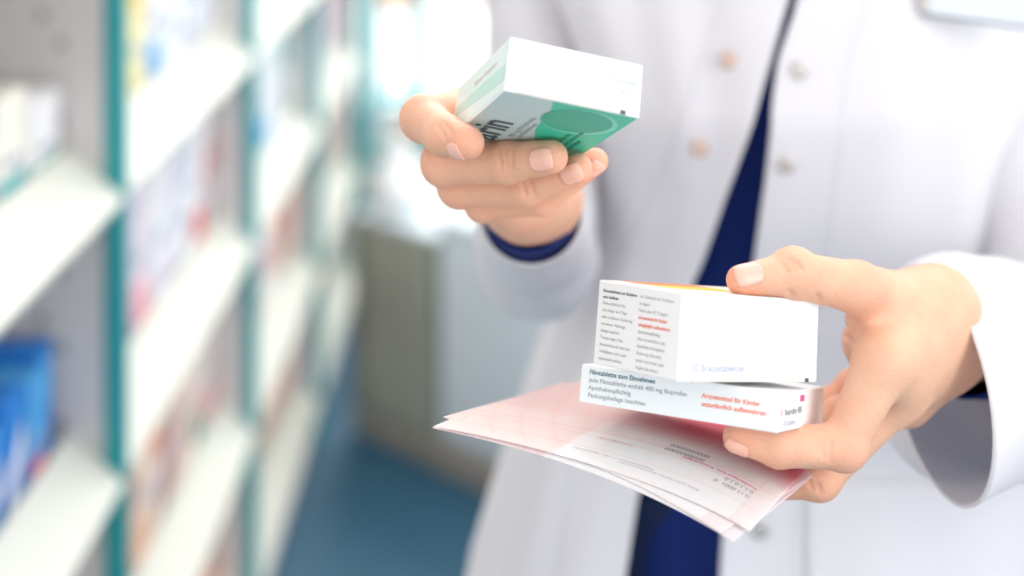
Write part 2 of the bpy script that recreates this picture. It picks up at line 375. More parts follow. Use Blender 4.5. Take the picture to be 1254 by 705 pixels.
# ------------------------------------------------------------------ signed-distance bodies
def smin(a, b, k):
    h = np.maximum(k-np.abs(a-b), 0)/k
    return np.minimum(a, b)-h*h*k*.25
def cone(p, a, b, ra, rb):
    ba = b-a; t = np.clip(((p-a) @ ba)/(ba @ ba), 0, 1).astype(p.dtype)
    return np.linalg.norm(p-a-t[..., None]*ba.astype(p.dtype), axis=-1)-(ra+(rb-ra)*t)
def chain(p, pts, rs, k=.003):
    d = None
    for i in range(len(pts)-1):
        e = cone(p, pts[i], pts[i+1], rs[i], rs[i+1]); d = e if d is None else smin(d, e, k)
    return d
def surface_nets(fn, lo, hi, h):
    lo = np.array(lo); n = np.ceil((np.array(hi)-lo)/h).astype(int)+1
    ax = [lo[i]+h*np.arange(n[i]) for i in range(3)]
    V = np.empty(n, np.float32)
    # coarse pass decides which slabs need evaluating finely
    B = 12
    for i in range(0, n[0], B):
        for j in range(0, n[1], B):
            for k in range(0, n[2], B):
                s = (slice(i, min(i+B, n[0])), slice(j, min(j+B, n[1])), slice(k, min(k+B, n[2])))
                c = np.array([[ax[0][s[0]].mean(), ax[1][s[1]].mean(), ax[2][s[2]].mean()]])
                dc = float(fn(c)[0])
                if abs(dc) > h*B*1.0+.002: V[s] = dc; continue
                g = np.stack(np.meshgrid(ax[0][s[0]], ax[1][s[1]], ax[2][s[2]], indexing='ij'), -1)
                V[s] = fn(g)
    ins = V < 0
    c8 = [ins[a:n[0]-1+a, b:n[1]-1+b, c:n[2]-1+c] for a in (0, 1) for b in (0, 1) for c in (0, 1)]
    cnt = sum(x.astype(np.int8) for x in c8); act = (cnt > 0) & (cnt < 8)
    cells = np.argwhere(act); idx = -np.ones(act.shape, np.int64); idx[act] = np.arange(len(cells))
    acc = np.zeros((len(cells), 3)); num = np.zeros(len(cells))
    cor = [(a, b, c) for a in (0, 1) for b in (0, 1) for c in (0, 1)]
    for a in range(8):
        for b in range(a+1, 8):
            A, Bc = np.array(cor[a]), np.array(cor[b])
            if np.abs(A-Bc).sum() != 1: continue
            va = V[tuple((cells+A).T)]; vb = V[tuple((cells+Bc).T)]; m = (va < 0) != (vb < 0)
            t = (va/(va-vb+1e-20))[:, None]; acc[m] += (A+(Bc-A)*t)[m]; num[m] += 1
    verts = lo+h*(cells+acc/num[:, None])
    F = []
    for ax_ in range(3):
        sl0 = [slice(None)]*3; sl1 = [slice(None)]*3; sl0[ax_] = slice(0, n[ax_]-1); sl1[ax_] = slice(1, None)
        a, b = ins[tuple(sl0)], ins[tuple(sl1)]; e = np.argwhere(a != b); sg = a[tuple(e.T)]
        u, w = (ax_+1) % 3, (ax_+2) % 3
        ok = (e[:, u] > 0) & (e[:, w] > 0) & (e[:, u] < n[u]-1) & (e[:, w] < n[w]-1); e = e[ok]; sg = sg[ok]
        def cid(du, dw):
            q = e.copy(); q[:, u] += du; q[:, w] += dw; return idx[tuple(q.T)]
        q = np.stack([cid(-1, -1), cid(0, -1), cid(0, 0), cid(-1, 0)], 1)
        q[~sg] = q[~sg][:, ::-1]; F.append(q)
    F = np.concatenate(F)
    # project on the surface for smoothness
    for _ in range(2):
        d = fn(verts); g = grad(fn, verts); verts = verts-d[:, None]*g
    return verts, F
def grad(fn, p, e=4e-4):
    g = np.stack([fn(p+np.eye(3)[i]*e)-fn(p-np.eye(3)[i]*e) for i in range(3)], -1)
    return g/(np.linalg.norm(g, axis=-1, keepdims=True)+1e-12)

# --- lower hand (the person's left, right in the picture)
RH = dict(
 index=([P(1082,440,.616), P(1033,546,.607), P(953,547,.599), P(903,535,.601)], [.0112,.0093,.0080,.0062]),
 middle=([P(1096,480,.638), P(1002,583,.626), P(940,588,.632), P(888,574,.636)], [.0118,.0092,.0080,.0064]),
 ring=([P(1108,488,.664), P(1028,512,.678), P(985,528,.672), P(945,534,.664)], [.0110,.0088,.0076,.0062]),
 little=([P(1108,462,.690), P(1046,474,.702), P(1015,494,.700), P(988,506,.694)], [.0100,.0080,.0068,.0058]),
 thumb=([P(1118,380,.652), P(1050,352,.624), P(972,336,.613), P(907,343,.603)], [.0150,.0108,.0096,.0062]))
RW = [P(1146,376,.662), P(1156,426,.676), P(1150,400,.69)]
def hand_r(p):
    palm = None
    for k, w in (('index', RW[0]), ('middle', RW[1]), ('ring', RW[1]), ('little', RW[2])):
        e = cone(p, RH[k][0][0], w, RH[k][1][0], .0150); palm = e if palm is None else smin(palm, e, .016)
    palm = smin(palm, cone(p, RH['thumb'][0][0], RW[0], .015, .015), .012)
    palm = smin(palm, cone(p, P(1066,394,.640), P(1110,405,.655), .0105, .014), .018)
    palm = smin(palm, cone(p, P(1096,455,.630), P(1135,412,.660), .0115, .014), .018)
    palm = smin(palm, cone(p, P(1062,420,.66), P(1110,440,.68), .0110, .014), .014)
    E0 = P(1330,400,.88)
    palm = smin(palm, chain(p, [RW[0], RW[0]*.55+P(1300,408,.88)*.45, P(1310,408,.88)], [.0150,.018,.026], .01), .012)
    palm = smin(palm, chain(p, [RW[1], RW[1]*.55+P(1300,422,.88)*.45, P(1310,420,.88)], [.0145,.018,.026], .01), .012)
    fs = None
    for k in ('index', 'middle', 'ring', 'little'):
        pts, rs = RH[k]
        e = chain(p, pts, rs); e = smin(e, np.linalg.norm(p-pts[1], axis=-1)-rs[1]*1.06, .003)
        fs = e if fs is None else smin(fs, e, .0012)
    d = smin(palm, fs, .007)
    th = chain(p, *RH['thumb'], .004); th = smin(th, np.linalg.norm(p-(RH['thumb'][0][2]+np.array([0, -.001, .0022])), axis=-1)-.0095, .004)
    d = smin(d, th, .009)
    return creases(p, d, CR_R)
def creases(p, d, L):
    for a, b, r in L:
        if p.size < 30:
            pass
        elif float(np.abs(p.reshape(-1, 3)-(a+b)/2).max(1).min()) > .02: continue
        e = cone(p, a, b, r, r*.6)
        h = np.maximum(.0016-np.abs(-d-e), 0)/.0016    # smooth subtraction
        d = np.maximum(d, -e)+h*h*.0016*.25
    return d
def crease_on(fn, px0, px1, z, r=.0006):
    """a fine skin fold: segment laid on the surface"""
    q = np.array([P(px0[0]+(px1[0]-px0[0])*k/6, px0[1]+(px1[1]-px0[1])*k/6, z) for k in range(7)])
    for _ in range(60):
        d = fn(q); dirv = (q-np.array([0, 0, CAM_H])); dirv /= np.linalg.norm(dirv, axis=1, keepdims=True)
        q = q+dirv*(d*.8)[:, None]
    return [(q[k], q[k+1], r*(.35+.65*math.sin(math.pi*(k+.5)/6))) for k in range(6)]
CR_R = []
CR_R = [x for c in [((1004,532),(1002,556),.56), ((1010,530),(1009,562),.56), ((1017,535),(1017,566),.56),
        ((960,324),(966,333),.56), ((966,318),(974,331),.56), ((972,318),(983,330),.56), ((968,356),(973,366),.56),
        ((1018,378),(1040,392),.58), ((1022,392),(1040,400),.58), ((1030,408),(1046,420),.58, .0008),
        ((1001,360),(1006,372),.57), ((990,588),(996,600),.58), ((1000,590),(1005,604),.58)] for x in crease_on(hand_r, *c)]
# --- upper hand (the person's right, left in the picture)
LH = dict(
 index=([P(594,122,.692), P(519,145,.640), P(545,166,.612), P(573,175,.595)], [.0112,.0098,.0086,.0070]),
 middle=([P(604,178,.695), P(545,199,.640), P(622,199,.621), P(675,192,.607)], [.0112,.0100,.0088,.0072]),
 ring=([P(614,214,.700), P(563,227,.657), P(646,229,.637), P(707,206,.621)], [.0108,.0096,.0084,.0066]),
 little=([P(634,240,.705), P(592,247,.675), P(664,243,.656), P(729,197,.640)], [.0098,.0086,.0076,.0058]),
 thumb=([P(652,225,.735), P(645,165,.712), P(655,128,.685), P(690,108,.660)], [.0140,.0105,.0092,.0066]))
LW = [P(634,243,.752), P(662,243,.752)]
def hand_l(p):
    palm = None
    for k, w in (('index', LW[0]), ('middle', LW[0]), ('ring', LW[1]), ('little', LW[1])):
        e = cone(p, LH[k][0][0], w, LH[k][1][0], .0165); palm = e if palm is None else smin(palm, e, .012)
    palm = smin(palm, cone(p, LH['thumb'][0][0], LW[1], .014, .015), .012)
    palm = smin(palm, cone(p, P(652,240,.715), LW[1], .0140, .016), .012)
    palm = smin(palm, cone(p, P(622,246,.70), P(640,256,.73), .0120, .016), .012)
    palm = smin(palm, cone(p, LW[0], P(645,300,.92), .0160, .022), .012)
    palm = smin(palm, cone(p, LW[1], P(665,300,.92), .0160, .022), .012)
    fs = None
    for k in ('index', 'middle', 'ring', 'little'):
        pts, rs = LH[k]
        e = chain(p, pts, rs); e = smin(e, np.linalg.norm(p-pts[1], axis=-1)-rs[1]*1.05, .003)
        fs = e if fs is None else smin(fs, e, .0012)
    d = smin(palm, fs, .006)
    return creases(p, smin(d, chain(p, *LH['thumb'], .004), .008), CR_L)
CR_L = []
CR_L = [x for c in [((610,182),(614,206),.57), ((618,180),(621,208),.57), ((626,182),(627,208),.57),
        ((640,222),(644,240),.58), ((648,218),(654,238),.58), ((536,152),(546,170),.57), ((543,149),(553,164),.57)] for x in crease_on(hand_l, *c)]
# --- torso, arms and legs under the clothes
XC, YC = .19, 1.04
def trunk(p):
    A = lambda *a: np.array(a, float)
    d = cone(p*np.array([.9, 1, 1]), A((XC+.02)*.9, YC, .98), A((XC+.015)*.9, YC, 1.25), .102, .098)
    d = smin(d, cone(p, A(XC-.09, YC, 1.32), A(XC+.10, YC, 1.32), .045, .045), .05)
    d = smin(d, cone(p, A(XC, YC, 1.35), A(XC, YC-.005, 1.46), .055, .05), .03)
    for s in (-1, 1):
        d = smin(d, chain(p, [A(XC+s*.08, YC, .92), A(XC+s*.09, YC-.01, .5), A(XC+s*.095, YC+.02, .09)], [.085, .055, .035], .02), .04)
        d = smin(d, cone(p, A(XC+s*.095, YC+.02, .06), A(XC+s*.11, YC-.13, .035), .035, .028), .02)
    for sh, el in ((A(.038, YC, 1.33), P(662,316,.93)), (A(.345, YC, 1.33), P(1330,405,.90))):
        d = smin(d, chain(p, [A(XC+(.09 if sh[0] > XC else -.09), YC, 1.33), A(sh[0]+(-.012 if sh[0] > XC else -.004), YC+(-.005 if sh[0] > XC else .006), 1.30), (A(.348, 1.02, 1.20) if sh[0] > XC else A(.018, 1.036, 1.18)), el], [.040,.024,.022,.022], .01), .02)
    return d
def arms_low(p):
    d = cone(p, P(662,316,.93), P(655,296,.84), .027, .024)
    return np.minimum(d, cone(p, P(1330,405,.90), P(1290,405,.83), .036, .031))
def body_coarse(p): return smin(trunk(p), arms_low(p), .015)

rv, rf_ = surface_nets(hand_r, (.068, .555, 1.072), (.275, .79, 1.24), .0011)
lv, lf_ = surface_nets(hand_l, (-.062, .58, 1.11), (.055, .90, 1.285), .0011)
bv, bf_ = surface_nets(body_coarse, (-.12, .80, -.0), (.48, 1.24, 1.53), .012)

def tone(v, H, base=(.80, .455, .300), red=(.80, .28, .19), pale=(.83, .53, .38)):
    c = np.tile(np.array(base), (len(v), 1))
    def mixin(c, col, w): return c*(1-w[:, None])+np.array(col)*w[:, None]
    for k, (pts, rs) in H.items():
        w = np.exp(-(np.linalg.norm(v-pts[3], axis=1)/.009)**2)*.6; c = mixin(c, red, w)
        w = np.exp(-(np.linalg.norm(v-pts[1], axis=1)/.012)**2)*.45; c = mixin(c, red, w)
        w = np.exp(-(np.linalg.norm(v-pts[2], axis=1)/.010)**2)*.3; c = mixin(c, red, w)
        w = np.exp(-(np.linalg.norm(v-(pts[0]+pts[1])/2, axis=1)/.016)**2)*.3; c = mixin(c, pale, w)
    q = v*1000
    n = (np.sin(q[:, 0]*.31+2*np.sin(q[:, 1]*.17))+np.sin(q[:, 1]*.27+q[:, 2]*.22+1.7*np.sin(q[:, 0]*.13))+np.sin(q[:, 2]*.41-q[:, 0]*.24))/3
    n2 = (np.sin(q[:, 0]*1.1+q[:, 2]*.9)+np.sin(q[:, 1]*1.3-q[:, 2]*1.2+n))/2
    c = c*(1+np.outer(n, [.012, .05, .06])+np.outer(n2, [.006, .022, .025]))
    return c
# ------------------------------------------------------------------ the person
person = empty('person', (XC, YC, 0), 'person in open white lab coat and navy top holding cartons and prescriptions', 'person')
def to_person(v): return np.asarray(v, float)-np.array([XC, YC, 0])
V = np.concatenate([rv, lv, bv]); F = np.concatenate([rf_, lf_+len(rv), bf_+len(rv)+len(lv)])
col = np.concatenate([tone(rv, RH), tone(lv, LH), np.tile((.80, .46, .31), (len(bv), 1))])
body = link('body', to_person(V), F, M_skin, person, True)
ca = body.data.color_attributes.new('tone', 'FLOAT_COLOR', 'POINT')
ca.data.foreach_set('color', np.concatenate([col, np.ones((len(col), 1))], 1).astype(np.float32).ravel())

def nail(fn, c, t, n, ln, wd, nm):
    t = np.array(t, float); t /= np.linalg.norm(t); n = np.array(n, float); n -= t*(n @ t); n /= np.linalg.norm(n); b = np.cross(t, n)
    nu, nv = 13, 11; pts = []
    for i in range(nu):
        u = -1+2*i/(nu-1)
        for j in range(nv):
            w = -1+2*j/(nv-1)
            # rounded outline
            uu = u*ln/2*(1 if u < 0 else 1)*math.sqrt(max(0, 1-.35*w*w)); ww = w*wd/2*math.sqrt(max(0, 1-.28*u*u))
            pts.append(np.array(c)+t*uu+b*ww+n*.006)
    q = np.array(pts)
    for _ in range(25): q = q-n*(fn(q)*.7)[:, None]
    g = grad(fn, q); out = q+g*.00045; inn = q-g*.0005
    f = []; N = nu*nv
    for i in range(nu-1):
        for j in range(nv-1):
            a = i*nv+j; f.append([a, a+1, a+nv+1, a+nv]); f.append([N+a, N+a+nv, N+a+nv+1, N+a+1])
    ring = [j for j in range(nv)]+[i*nv+nv-1 for i in range(1, nu)]+[(nu-1)*nv+j for j in range(nv-2, -1, -1)]+[i*nv for i in range(nu-2, 0, -1)]
    for a, b2 in zip(ring, ring[1:]+ring[:1]): f.append([a, N+a, N+b2, b2])
    o = link('fingernail', to_person(np.concatenate([out, inn])), f, M_nail, person, True)
    return o
def fdir(H, k): a, b = H[k][0][2], H[k][0][3]; return b-a
nail(hand_r, RH['thumb'][0][3]+.0003*fdir(RH, 'thumb')/.02+np.array([.002, 0, 0]), fdir(RH, 'thumb'), (-.05, -.62, .78), .0125, .0098, 'thumb')
nail(hand_l, LH['index'][0][3]-np.array([.0020, .0, .0]), fdir(LH, 'index'), (-.1, -.85, -.45), .0085, .0085, 'i')
nail(hand_l, LH['middle'][0][3]+np.array([-.001, 0, 0]), fdir(LH, 'middle'), (0, -1, .15), .0110, .0095, 'm')
nail(hand_l, LH['ring'][0][3]+np.array([.000, 0, 0]), fdir(LH, 'ring'), (.1, -1, .1), .0100, .0088, 'r')
nail(hand_l, LH['little'][0][3]+np.array([.000, 0, 0]), fdir(LH, 'little'), (.3, -1, -.1), .0085, .0075, 'l')
nail(hand_r, RH['index'][0][3], fdir(RH, 'index'), (-.1, -.75, -.65), .0100, .0088, 'i')

# coat body ------------------------------------------------------------
def lerp(x, xs, ys): return float(np.interp(x, xs, ys))
def aL(h): return lerp(h, [.55, .823, .886, .963, 1.04, 1.09, 1.14, 1.20, 1.25, 1.33, 1.40, 1.44], [.235, .195, .175, .150, .122, .102, .099, .114, .132, .155, .10, .06])
def aR(h): return lerp(h, [.55, .83, .967, 1.055, 1.15, 1.25, 1.33, 1.40, 1.44], [.25, .20, .175, .150, .150, .158, .16, .11, .06])
def bF(h): return lerp(h, [.55, .83, .967, 1.07, 1.19, 1.28, 1.36, 1.44], [.15, .125, .110, .108, .128, .110, .085, .05])
NE = 2.5
def surf(th, h, off=0.0):
    s, c = math.sin(th), math.cos(th)
    a = (aR(h) if s > 0 else aL(h))+off; b = bF(h)+off
    x = XC+a*math.copysign(abs(s)**(2/NE), s); y = YC-b*math.copysign(abs(c)**(2/NE), c)
    return x, y
def th_of(X, h, off):
    u = (X-XC)/((aR(h) if X > XC else aL(h))+off); u = max(-.98, min(.98, u))
    return math.copysign(math.asin(abs(u)**(NE/2)), u)
EL = ([0, 90, 155, 220, 310, 345, 470, 600, 705, 900], [955, 925, 905, 885, 860, 847, 818, 783, 765, 735])
ER = ([0, 60, 110, 200, 280, 345, 470, 560, 650, 705, 900], [968, 945, 936, 930, 922, 916, 900, 890, 880, 876, 865])
def edge_X(h, E_):
    y = .92; py = (CAM_H-h)/y*FOC+PY0
    if py < 0: px = np.interp(0, *E_)+(-py)*.35*(1 if E_ is EL else .45)
    else: px = np.interp(py, *E_)
    return (px-PX0)/FOC*y
def coat_fold(th, h, side):
    f = 0.0
    f += .0014*math.sin(7*th+5*math.sin(5*h)+(0 if side > 0 else 2))
    f += .0018*math.sin(17*th-8*h+1.3)
    f += .0025*noise.noise(Vector((th*2.2, h*9, 3.1*side)))
    f += .008*noise.noise(Vector((th*1.3, h*4, 7.7*side)))
    # drape opens out below the waist
    f += max(0, 1.0-h)*.03*math.sin(6*th+side)
    return f
def panel(side, off, edge, name, m, h0=.58, h1=1.43, wrap=math.pi, nh=90, nt=70, parent=None, thick=.0016):
    v = []; f = []
    for i in range(nh):
        h = h0+(h1-h0)*i/(nh-1); te = th_of(edge_X(h, edge), h, off)
        for j in range(nt):
            s = (j/(nt-1))**1.25; th = te+(side*wrap-te)*s
            o_ = off+coat_fold(th, h, side)*(min(1, .15+s*9))
            # the front edge rolls outward slightly
            o_ += .004*math.exp(-s*30)
            x, y = surf(th, h, o_); v.append((x, y, h+.003*math.sin(th*3)))
    for i in range(nh-1):
        for j in range(nt-1):
            a = i*nt+j; q = [a, a+1, a+nt+1, a+nt]; f.append(q if side > 0 else q[::-1])
    o = link(name, to_person(v), f, m, parent, True)
    md = o.modifiers.new('thick', 'SOLIDIFY'); md.thickness = thick; md.offset = -1
    return o
coat = panel(1, .024, ER, 'lab_coat', M_coat, parent=person)
cl = panel(-1, .026, EL, 'front_panel', M_coat, parent=coat)
# placket facings (stitched bands along each front edge)
def strip(side, off, edge, w0, w1, name, m, h0, h1, nh=60, proud=.0012, nt=2):
    v = []; f = []
    for i in range(nh):
        h = h0+(h1-h0)*i/(nh-1); X = edge_X(h, edge)
        for k in range(nt):
            ww = w0+(w1-w0)*k/(nt-1); th = th_of(X+side*ww, h, off); te = th_of(X, h, off); s = ((th-te)/(side*math.pi-te)) if side*math.pi != te else 0
            s = max(0, s); jj = s
            o_ = off+coat_fold(th, h, side)*(min(1, .15+jj*9))+.004*math.exp(-jj*30)+proud
            x, y = surf(th, h, o_); v.append((x, y, h))
    for i in range(nh-1):
        for k in range(nt-1):
            a = i*nt+k; f.append([a, a+1, a+nt+1, a+nt] if side > 0 else [a, a+nt, a+nt+1, a+1])
    return link(name, to_person(v), f, m, coat, True)
strip(-1, .026, EL, .041, .0425, 'stitched_seam', M_seam, .6, 1.40)
strip(1, .024, ER, .044, .0455, 'stitched_seam', M_seam, .6, 1.40)
def on_coat(px, py, side, off, edge):
    """point on the coat surface seen at a picture position"""
    y = .93
    for _ in range(12):
        p = P(px, py, y); th = th_of(p[0], p[2], off); te = th_of(edge_X(p[2], edge), p[2], off); s = max(0, (th-te)/(side*math.pi-te))
        o_ = off+coat_fold(th, p[2], side)*(min(1, .15+s*9))+.004*math.exp(-s*30)
        y = surf(th, p[2], o_)[1]
    return P(px, py, y)
def button(px, py, side, off, edge, r, m, name):
    c = on_coat(px, py, side, off, edge)
    v, f = lathe([(r, 0), (r, .0012), (r*.85, .0024), (r*.45, .0016), (r*.2, .0016)], 20)
    v = [(x, -z, y) for x, y, z in v]
    o = link(name, [(c[0]-XC+x, c[1]-YC+y-.0003, c[2]+z) for x, y, z in v], f, m, coat, True)
    return o
for px, py in ((892, 73), (857, 181)): button(px, py, -1, .026, EL, .0055, M_btn, 'snap_button')['label'] = 'pinkish-brown snap button'
for px, py in ((978, 86), (963, 201), (930, 648)): button(px, py, 1, .024, ER, .0055, M_metal, 'snap_button')['label'] = 'pale metal snap socket'
# pocket on the right-hand front
v = []; f = []; nu, nv = 24, 12
for i in range(nv):
    for j in range(nu):
        px = 985+(1300-985)*j/(nu-1); py = 590+(760-590)*i/(nv-1)-4*math.sin(j/(nu-1)*3)
        c = on_coat(px, py, 1, .024, ER); v.append(c+np.array([0, -.0008, 0]))
for i in range(nv-1):
    for j in range(nu-1): a = i*nu+j; f.append([a, a+nu, a+nu+1, a+1])
o = link('pocket', to_person(v), f, M_coat, coat, True); md = o.modifiers.new('t', 'SOLIDIFY'); md.thickness = .0014; md.offset = 0
# name badge
bp = MB(); c0 = P(1130, 16, .905); c1 = P(1262, 33, .893)
ux = (c1-c0)/np.linalg.norm(c1-c0); uy = np.cross(ux, np.array([0, 1., 0])); uy = uy/np.linalg.norm(uy); uy = uy if uy[2] > 0 else -uy; un = np.cross(ux, uy)
R_ = np.stack([ux, uy, un], 1)
def bb(x0, x1, y0, y1, z0, z1, bev=.0005):
    v, f = box_vf(x0, x1, y0, y1, z0, z1, bev); return [to_person(c0+R_ @ np.array(q)) for q in v], f
badge = link('name_badge', *bb(0, .072, 0, .048, 0, .002), M_badge, coat); badge['label'] = 'grey plastic name badge holder'
link('rim', *bb(-.0005, .0725, -.0014, .0, -.0002, .0028, .0003), M_badged, badge)
link('clip', *bb(-.003, .003, .001, .03, -.001, .004, .001), M_metal, badge)

# sleeves ---------------------------------------------------------------
def sleeve(name, pts, rad, m, parent, n=56, seed=0, amp=.05, sq=1.0, per=22, first=None, thick=.0016, free=0.03):
    pts = [np.array(p, float) for p in pts]; S = []; R = []
    # Catmull-Rom resample
    for i in range(len(pts)-1):
        p0 = pts[max(i-1, 0)]; p1 = pts[i]; p2 = pts[i+1]; p3 = pts[min(i+2, len(pts)-1)]
        for k in range(per):
            t = k/per
            S.append(.5*((2*p1)+(-p0+p2)*t+(2*p0-5*p1+4*p2-p3)*t*t+(-p0+3*p1-3*p2+p3)*t**3)); R.append(rad[i]+(rad[i+1]-rad[i])*(t*t*(3-2*t)))
    S.append(pts[-1]); R.append(rad[-1]); v = []; f = []
    ref = np.array([0, 0, 1.])
    L = 0
    for i, p in enumerate(S):
        t = S[min(i+1, len(S)-1)]-S[max(i-1, 0)]; t /= np.linalg.norm(t)
        if i: L += np.linalg.norm(S[i]-S[i-1])
        if i == 0 and first is not None: tt = first
        if first is not None:
            w = max(0, 1-L/.06); t = t*(1-w)+np.array(first)*w; t /= np.linalg.norm(t)
        ref = ref-t*(ref @ t)
        if np.linalg.norm(ref) < .1: ref = np.array([0, -1., 0])-t*(-t[1])
        ref /= np.linalg.norm(ref); b = np.cross(t, ref)
        calm = min(1, L/free)
        for k in range(n):
            a = 2*math.pi*k/n
            q = Vector((math.cos(a)*1.3, math.sin(a)*1.3, L*22+seed))
            r = R[i]*(1+calm*amp*(noise.noise(q)*1.2+.35*math.sin(L*95+2*math.cos(a+seed)+3*math.sin(a*2))))
            v.append(p+r*(ref*math.cos(a)*sq+b*math.sin(a)))
    m_ = len(S)
    for i in range(m_-1):
        for k in range(n): f.append([i*n+k, i*n+(k+1) % n, (i+1)*n+(k+1) % n, (i+1)*n+k])
    o = link(name, to_person(v), f, m, parent, True)
    md = o.modifiers.new('t', 'SOLIDIFY'); md.thickness = thick; md.offset = 0
    return o
# lower sleeve, right in the picture
sleeve('sleeve', [P(1148,468,.680), P(1200,446,.75), P(1330,418,.895), (.352, 1.01, 1.20), (.335, 1.03, 1.31), (.30, 1.04, 1.36)], [.0535,.054,.062,.058,.060,.055], M_coat, coat,
       seed=3.1, amp=.045, first=np.array([.98, .17, .05]))
# raised sleeve, left in the picture
sleeve('sleeve', [P(650,258,.768), P(653,288,.83), P(660,312,.925), (.019, .985, 1.132), (.020, 1.036, 1.19), (.024, 1.04, 1.29), (.075, 1.05, 1.355)], [.0280,.0325,.0385,.038,.037,.038,.045], M_coat, coat,
       seed=8.4, amp=.05, first=np.array([.05, .96, -.2])/np.linalg.norm([.05, .96, -.2]))
# navy top ---------------------------------------------------------------
v = []; f = []; nh, nt = 60, 72
for i in range(nh):
    h = .80+(1.42-.80)*i/(nh-1)
    for j in range(nt):
        th = -math.pi+2*math.pi*j/nt; o_ = .004+.003*noise.noise(Vector((th*2, h*8, 2)))+.002*math.sin(th*16+h*12)
        s, c = math.sin(th), math.cos(th); a = (.128 if s > 0 else min(.128, aL(h)+.008))+o_; b_ = (bF(h)-.006)+o_
        k_ = lerp(h, [.8, 1.3, 1.38, 1.42], [1.15, 1, .75, .45])
        v.append((XC+a*k_*math.copysign(abs(s)**.8, s), YC-b_*math.copysign(abs(c)**.8, c), h))
for i in range(nh-1):
    for j in range(nt): f.append([i*nt+j, i*nt+(j+1) % nt, (i+1)*nt+(j+1) % nt, (i+1)*nt+j])
shirt = link('shirt', to_person(v), f, M_navy, person, True); shirt['label'] = 'dark navy top'
sleeve('shirt_cuff', [P(648,247,.748), P(650,264,.79), P(655,286,.855)], [.0245,.0250,.0255], M_navy, shirt, seed=1, amp=.03, per=8, n=40, first=np.array([.05, .9, -.42]))
sleeve('shirt_cuff', [P(1176,416,.705), P(1225,412,.77), P(1290,410,.84)], [.0265,.030,.035], M_navy, shirt, seed=5, amp=.03, per=8, n=40)
# trousers and shoes
for s in (-1, 1):
    sleeve('trouser_leg', [(XC+s*.085, YC, .93), (XC+s*.09, YC, .55), (XC+s*.095, YC+.02, .10)], [.10,.075,.065], M_trou, person, seed=s, amp=.05, n=36, per=14)
    sh = MB(); v, f = lathe([(.046, 0), (.05, .01), (.048, .03), (.042, .055), (.036, .085)], 24)
    v = [(x*(1 if y > 0 else .95), y*(1.3 if y > 0 else 3.2), z if y > 0 else z*(1-.35*min(1, -y/.05))) for x, y, z in v]
    link('shoe', [(s*.1+x, -.0+y, z+.002) for x, y, z in v], f, M_shoe, person, True)

# ------------------------------------------------------------------ the boxes in the hands
def carton(name, R, p0, dims, label, cat, m, group=None):
    t = empty(name, (0, 0, 0), label, cat, group)
    Mx = np.eye(4); Mx[:3, :3] = np.array(R).T; Mx[:3, 3] = p0; t.matrix_world = Matrix(Mx.tolist())
    return t
def face_map(dims, face, eps=.00012):
    w, d, h = dims
    if face == 'front': return lambda u, v: (u, -eps, v)
    if face == 'left': return lambda u, v: (-eps, d-u, v)
    if face == 'right': return lambda u, v: (w+eps, u, v)
    if face == 'top': return lambda u, v: (u, v, h+eps)
    if face == 'bottom': return lambda u, v: (w-v, d-u, -eps)      # reads towards the viewer, letters' tops to the left
def quad(name, dims, face, u0, v0, u1, v1, m, parent, eps=.00008):
    fm = face_map(dims, face, eps)
    return link(name, [fm(u0, v0), fm(u1, v0), fm(u1, v1), fm(u0, v1)], [(0, 1, 2, 3)], m, parent)
def txt(name, dims, face, u, v, body, size, m, parent, bold=0.0, line=1.0, stretch=1.0, eps=.00014):
    fm = face_map(dims, face, eps)
    return put_text(name, body, size, m, parent, lambda a, b: fm(u+a, v+b), bold, line, stretch)
def flap(dims, parent, m):
    """tuck flap on the front end: fine gap along the lower edge with a small notch"""
    w, d, h = dims
    b = MB(); b.box(.004, w-.006, -.00045, -.00002, .0008, h-.0002, bev=.0002); o = b.build('end_flap', m, parent)
    b = MB(); b.box(w*.10, w-.006, -.0005, .0, .0002, .0007); b.build('flap_gap', M_ink if False else M_edge, parent)
    b = MB(); b.box(w-.0085, w-.0062, -.0006, .0, .0001, .0017); b.build('flap_notch', M_ink, parent)
    return o
# A: carton in the raised hand
dA = (.0573, .0804, .0221)
RA = [[.9492, .2039, -.2396], [-.2929, .8509, -.4361], [.1150, .4841, .8674]]
A = carton('medicine_box', RA, (-.00317, .56, CAM_H-.1191), dA, 'white and green medicine box held up in the raised hand', 'medicine box', M_card)
link('carton', *box_vf(0, dA[0], 0, dA[1], 0, dA[2], .0005), M_card, A)
flap(dA, A, M_card)
quad('side_print', dA, 'left', .0015, .001, dA[1]-.001, dA[2]-.001, M_cardg, A)
fm = face_map(dA, 'left', .00016)
link('side_stripe', [fm(u, v) for u, v in ((.002, .0085), (dA[1]-.001, .0045), (dA[1]-.001, .0115), (.002, .0125))], [(0, 1, 2, 3)], mat('mint_stripe', 'BFDCCF', .5), A)
txt('side_lettering', dA, 'left', .030, .0145, 'Tabletten  Filmtabletten', .0036, mat('pale_coral_ink', 'E3CFC6', .6), A, eps=.0002)
fm = face_map(dA, 'bottom', .00008)
def bottom_patch(name, poly, m, eps):
    g = face_map(dA, 'bottom', eps); n = len(poly)
    return link(name, [g(dA[1]-y, dA[0]-x) for x, y in poly], [list(range(n))], m, A)
W0, D0 = dA[0], dA[1]
bottom_patch('underside_print', [(.0005, .0005), (W0-.0005, .0005), (W0-.0005, D0-.0005), (.0005, D0-.0005)][::-1], M_cardt, .00006)
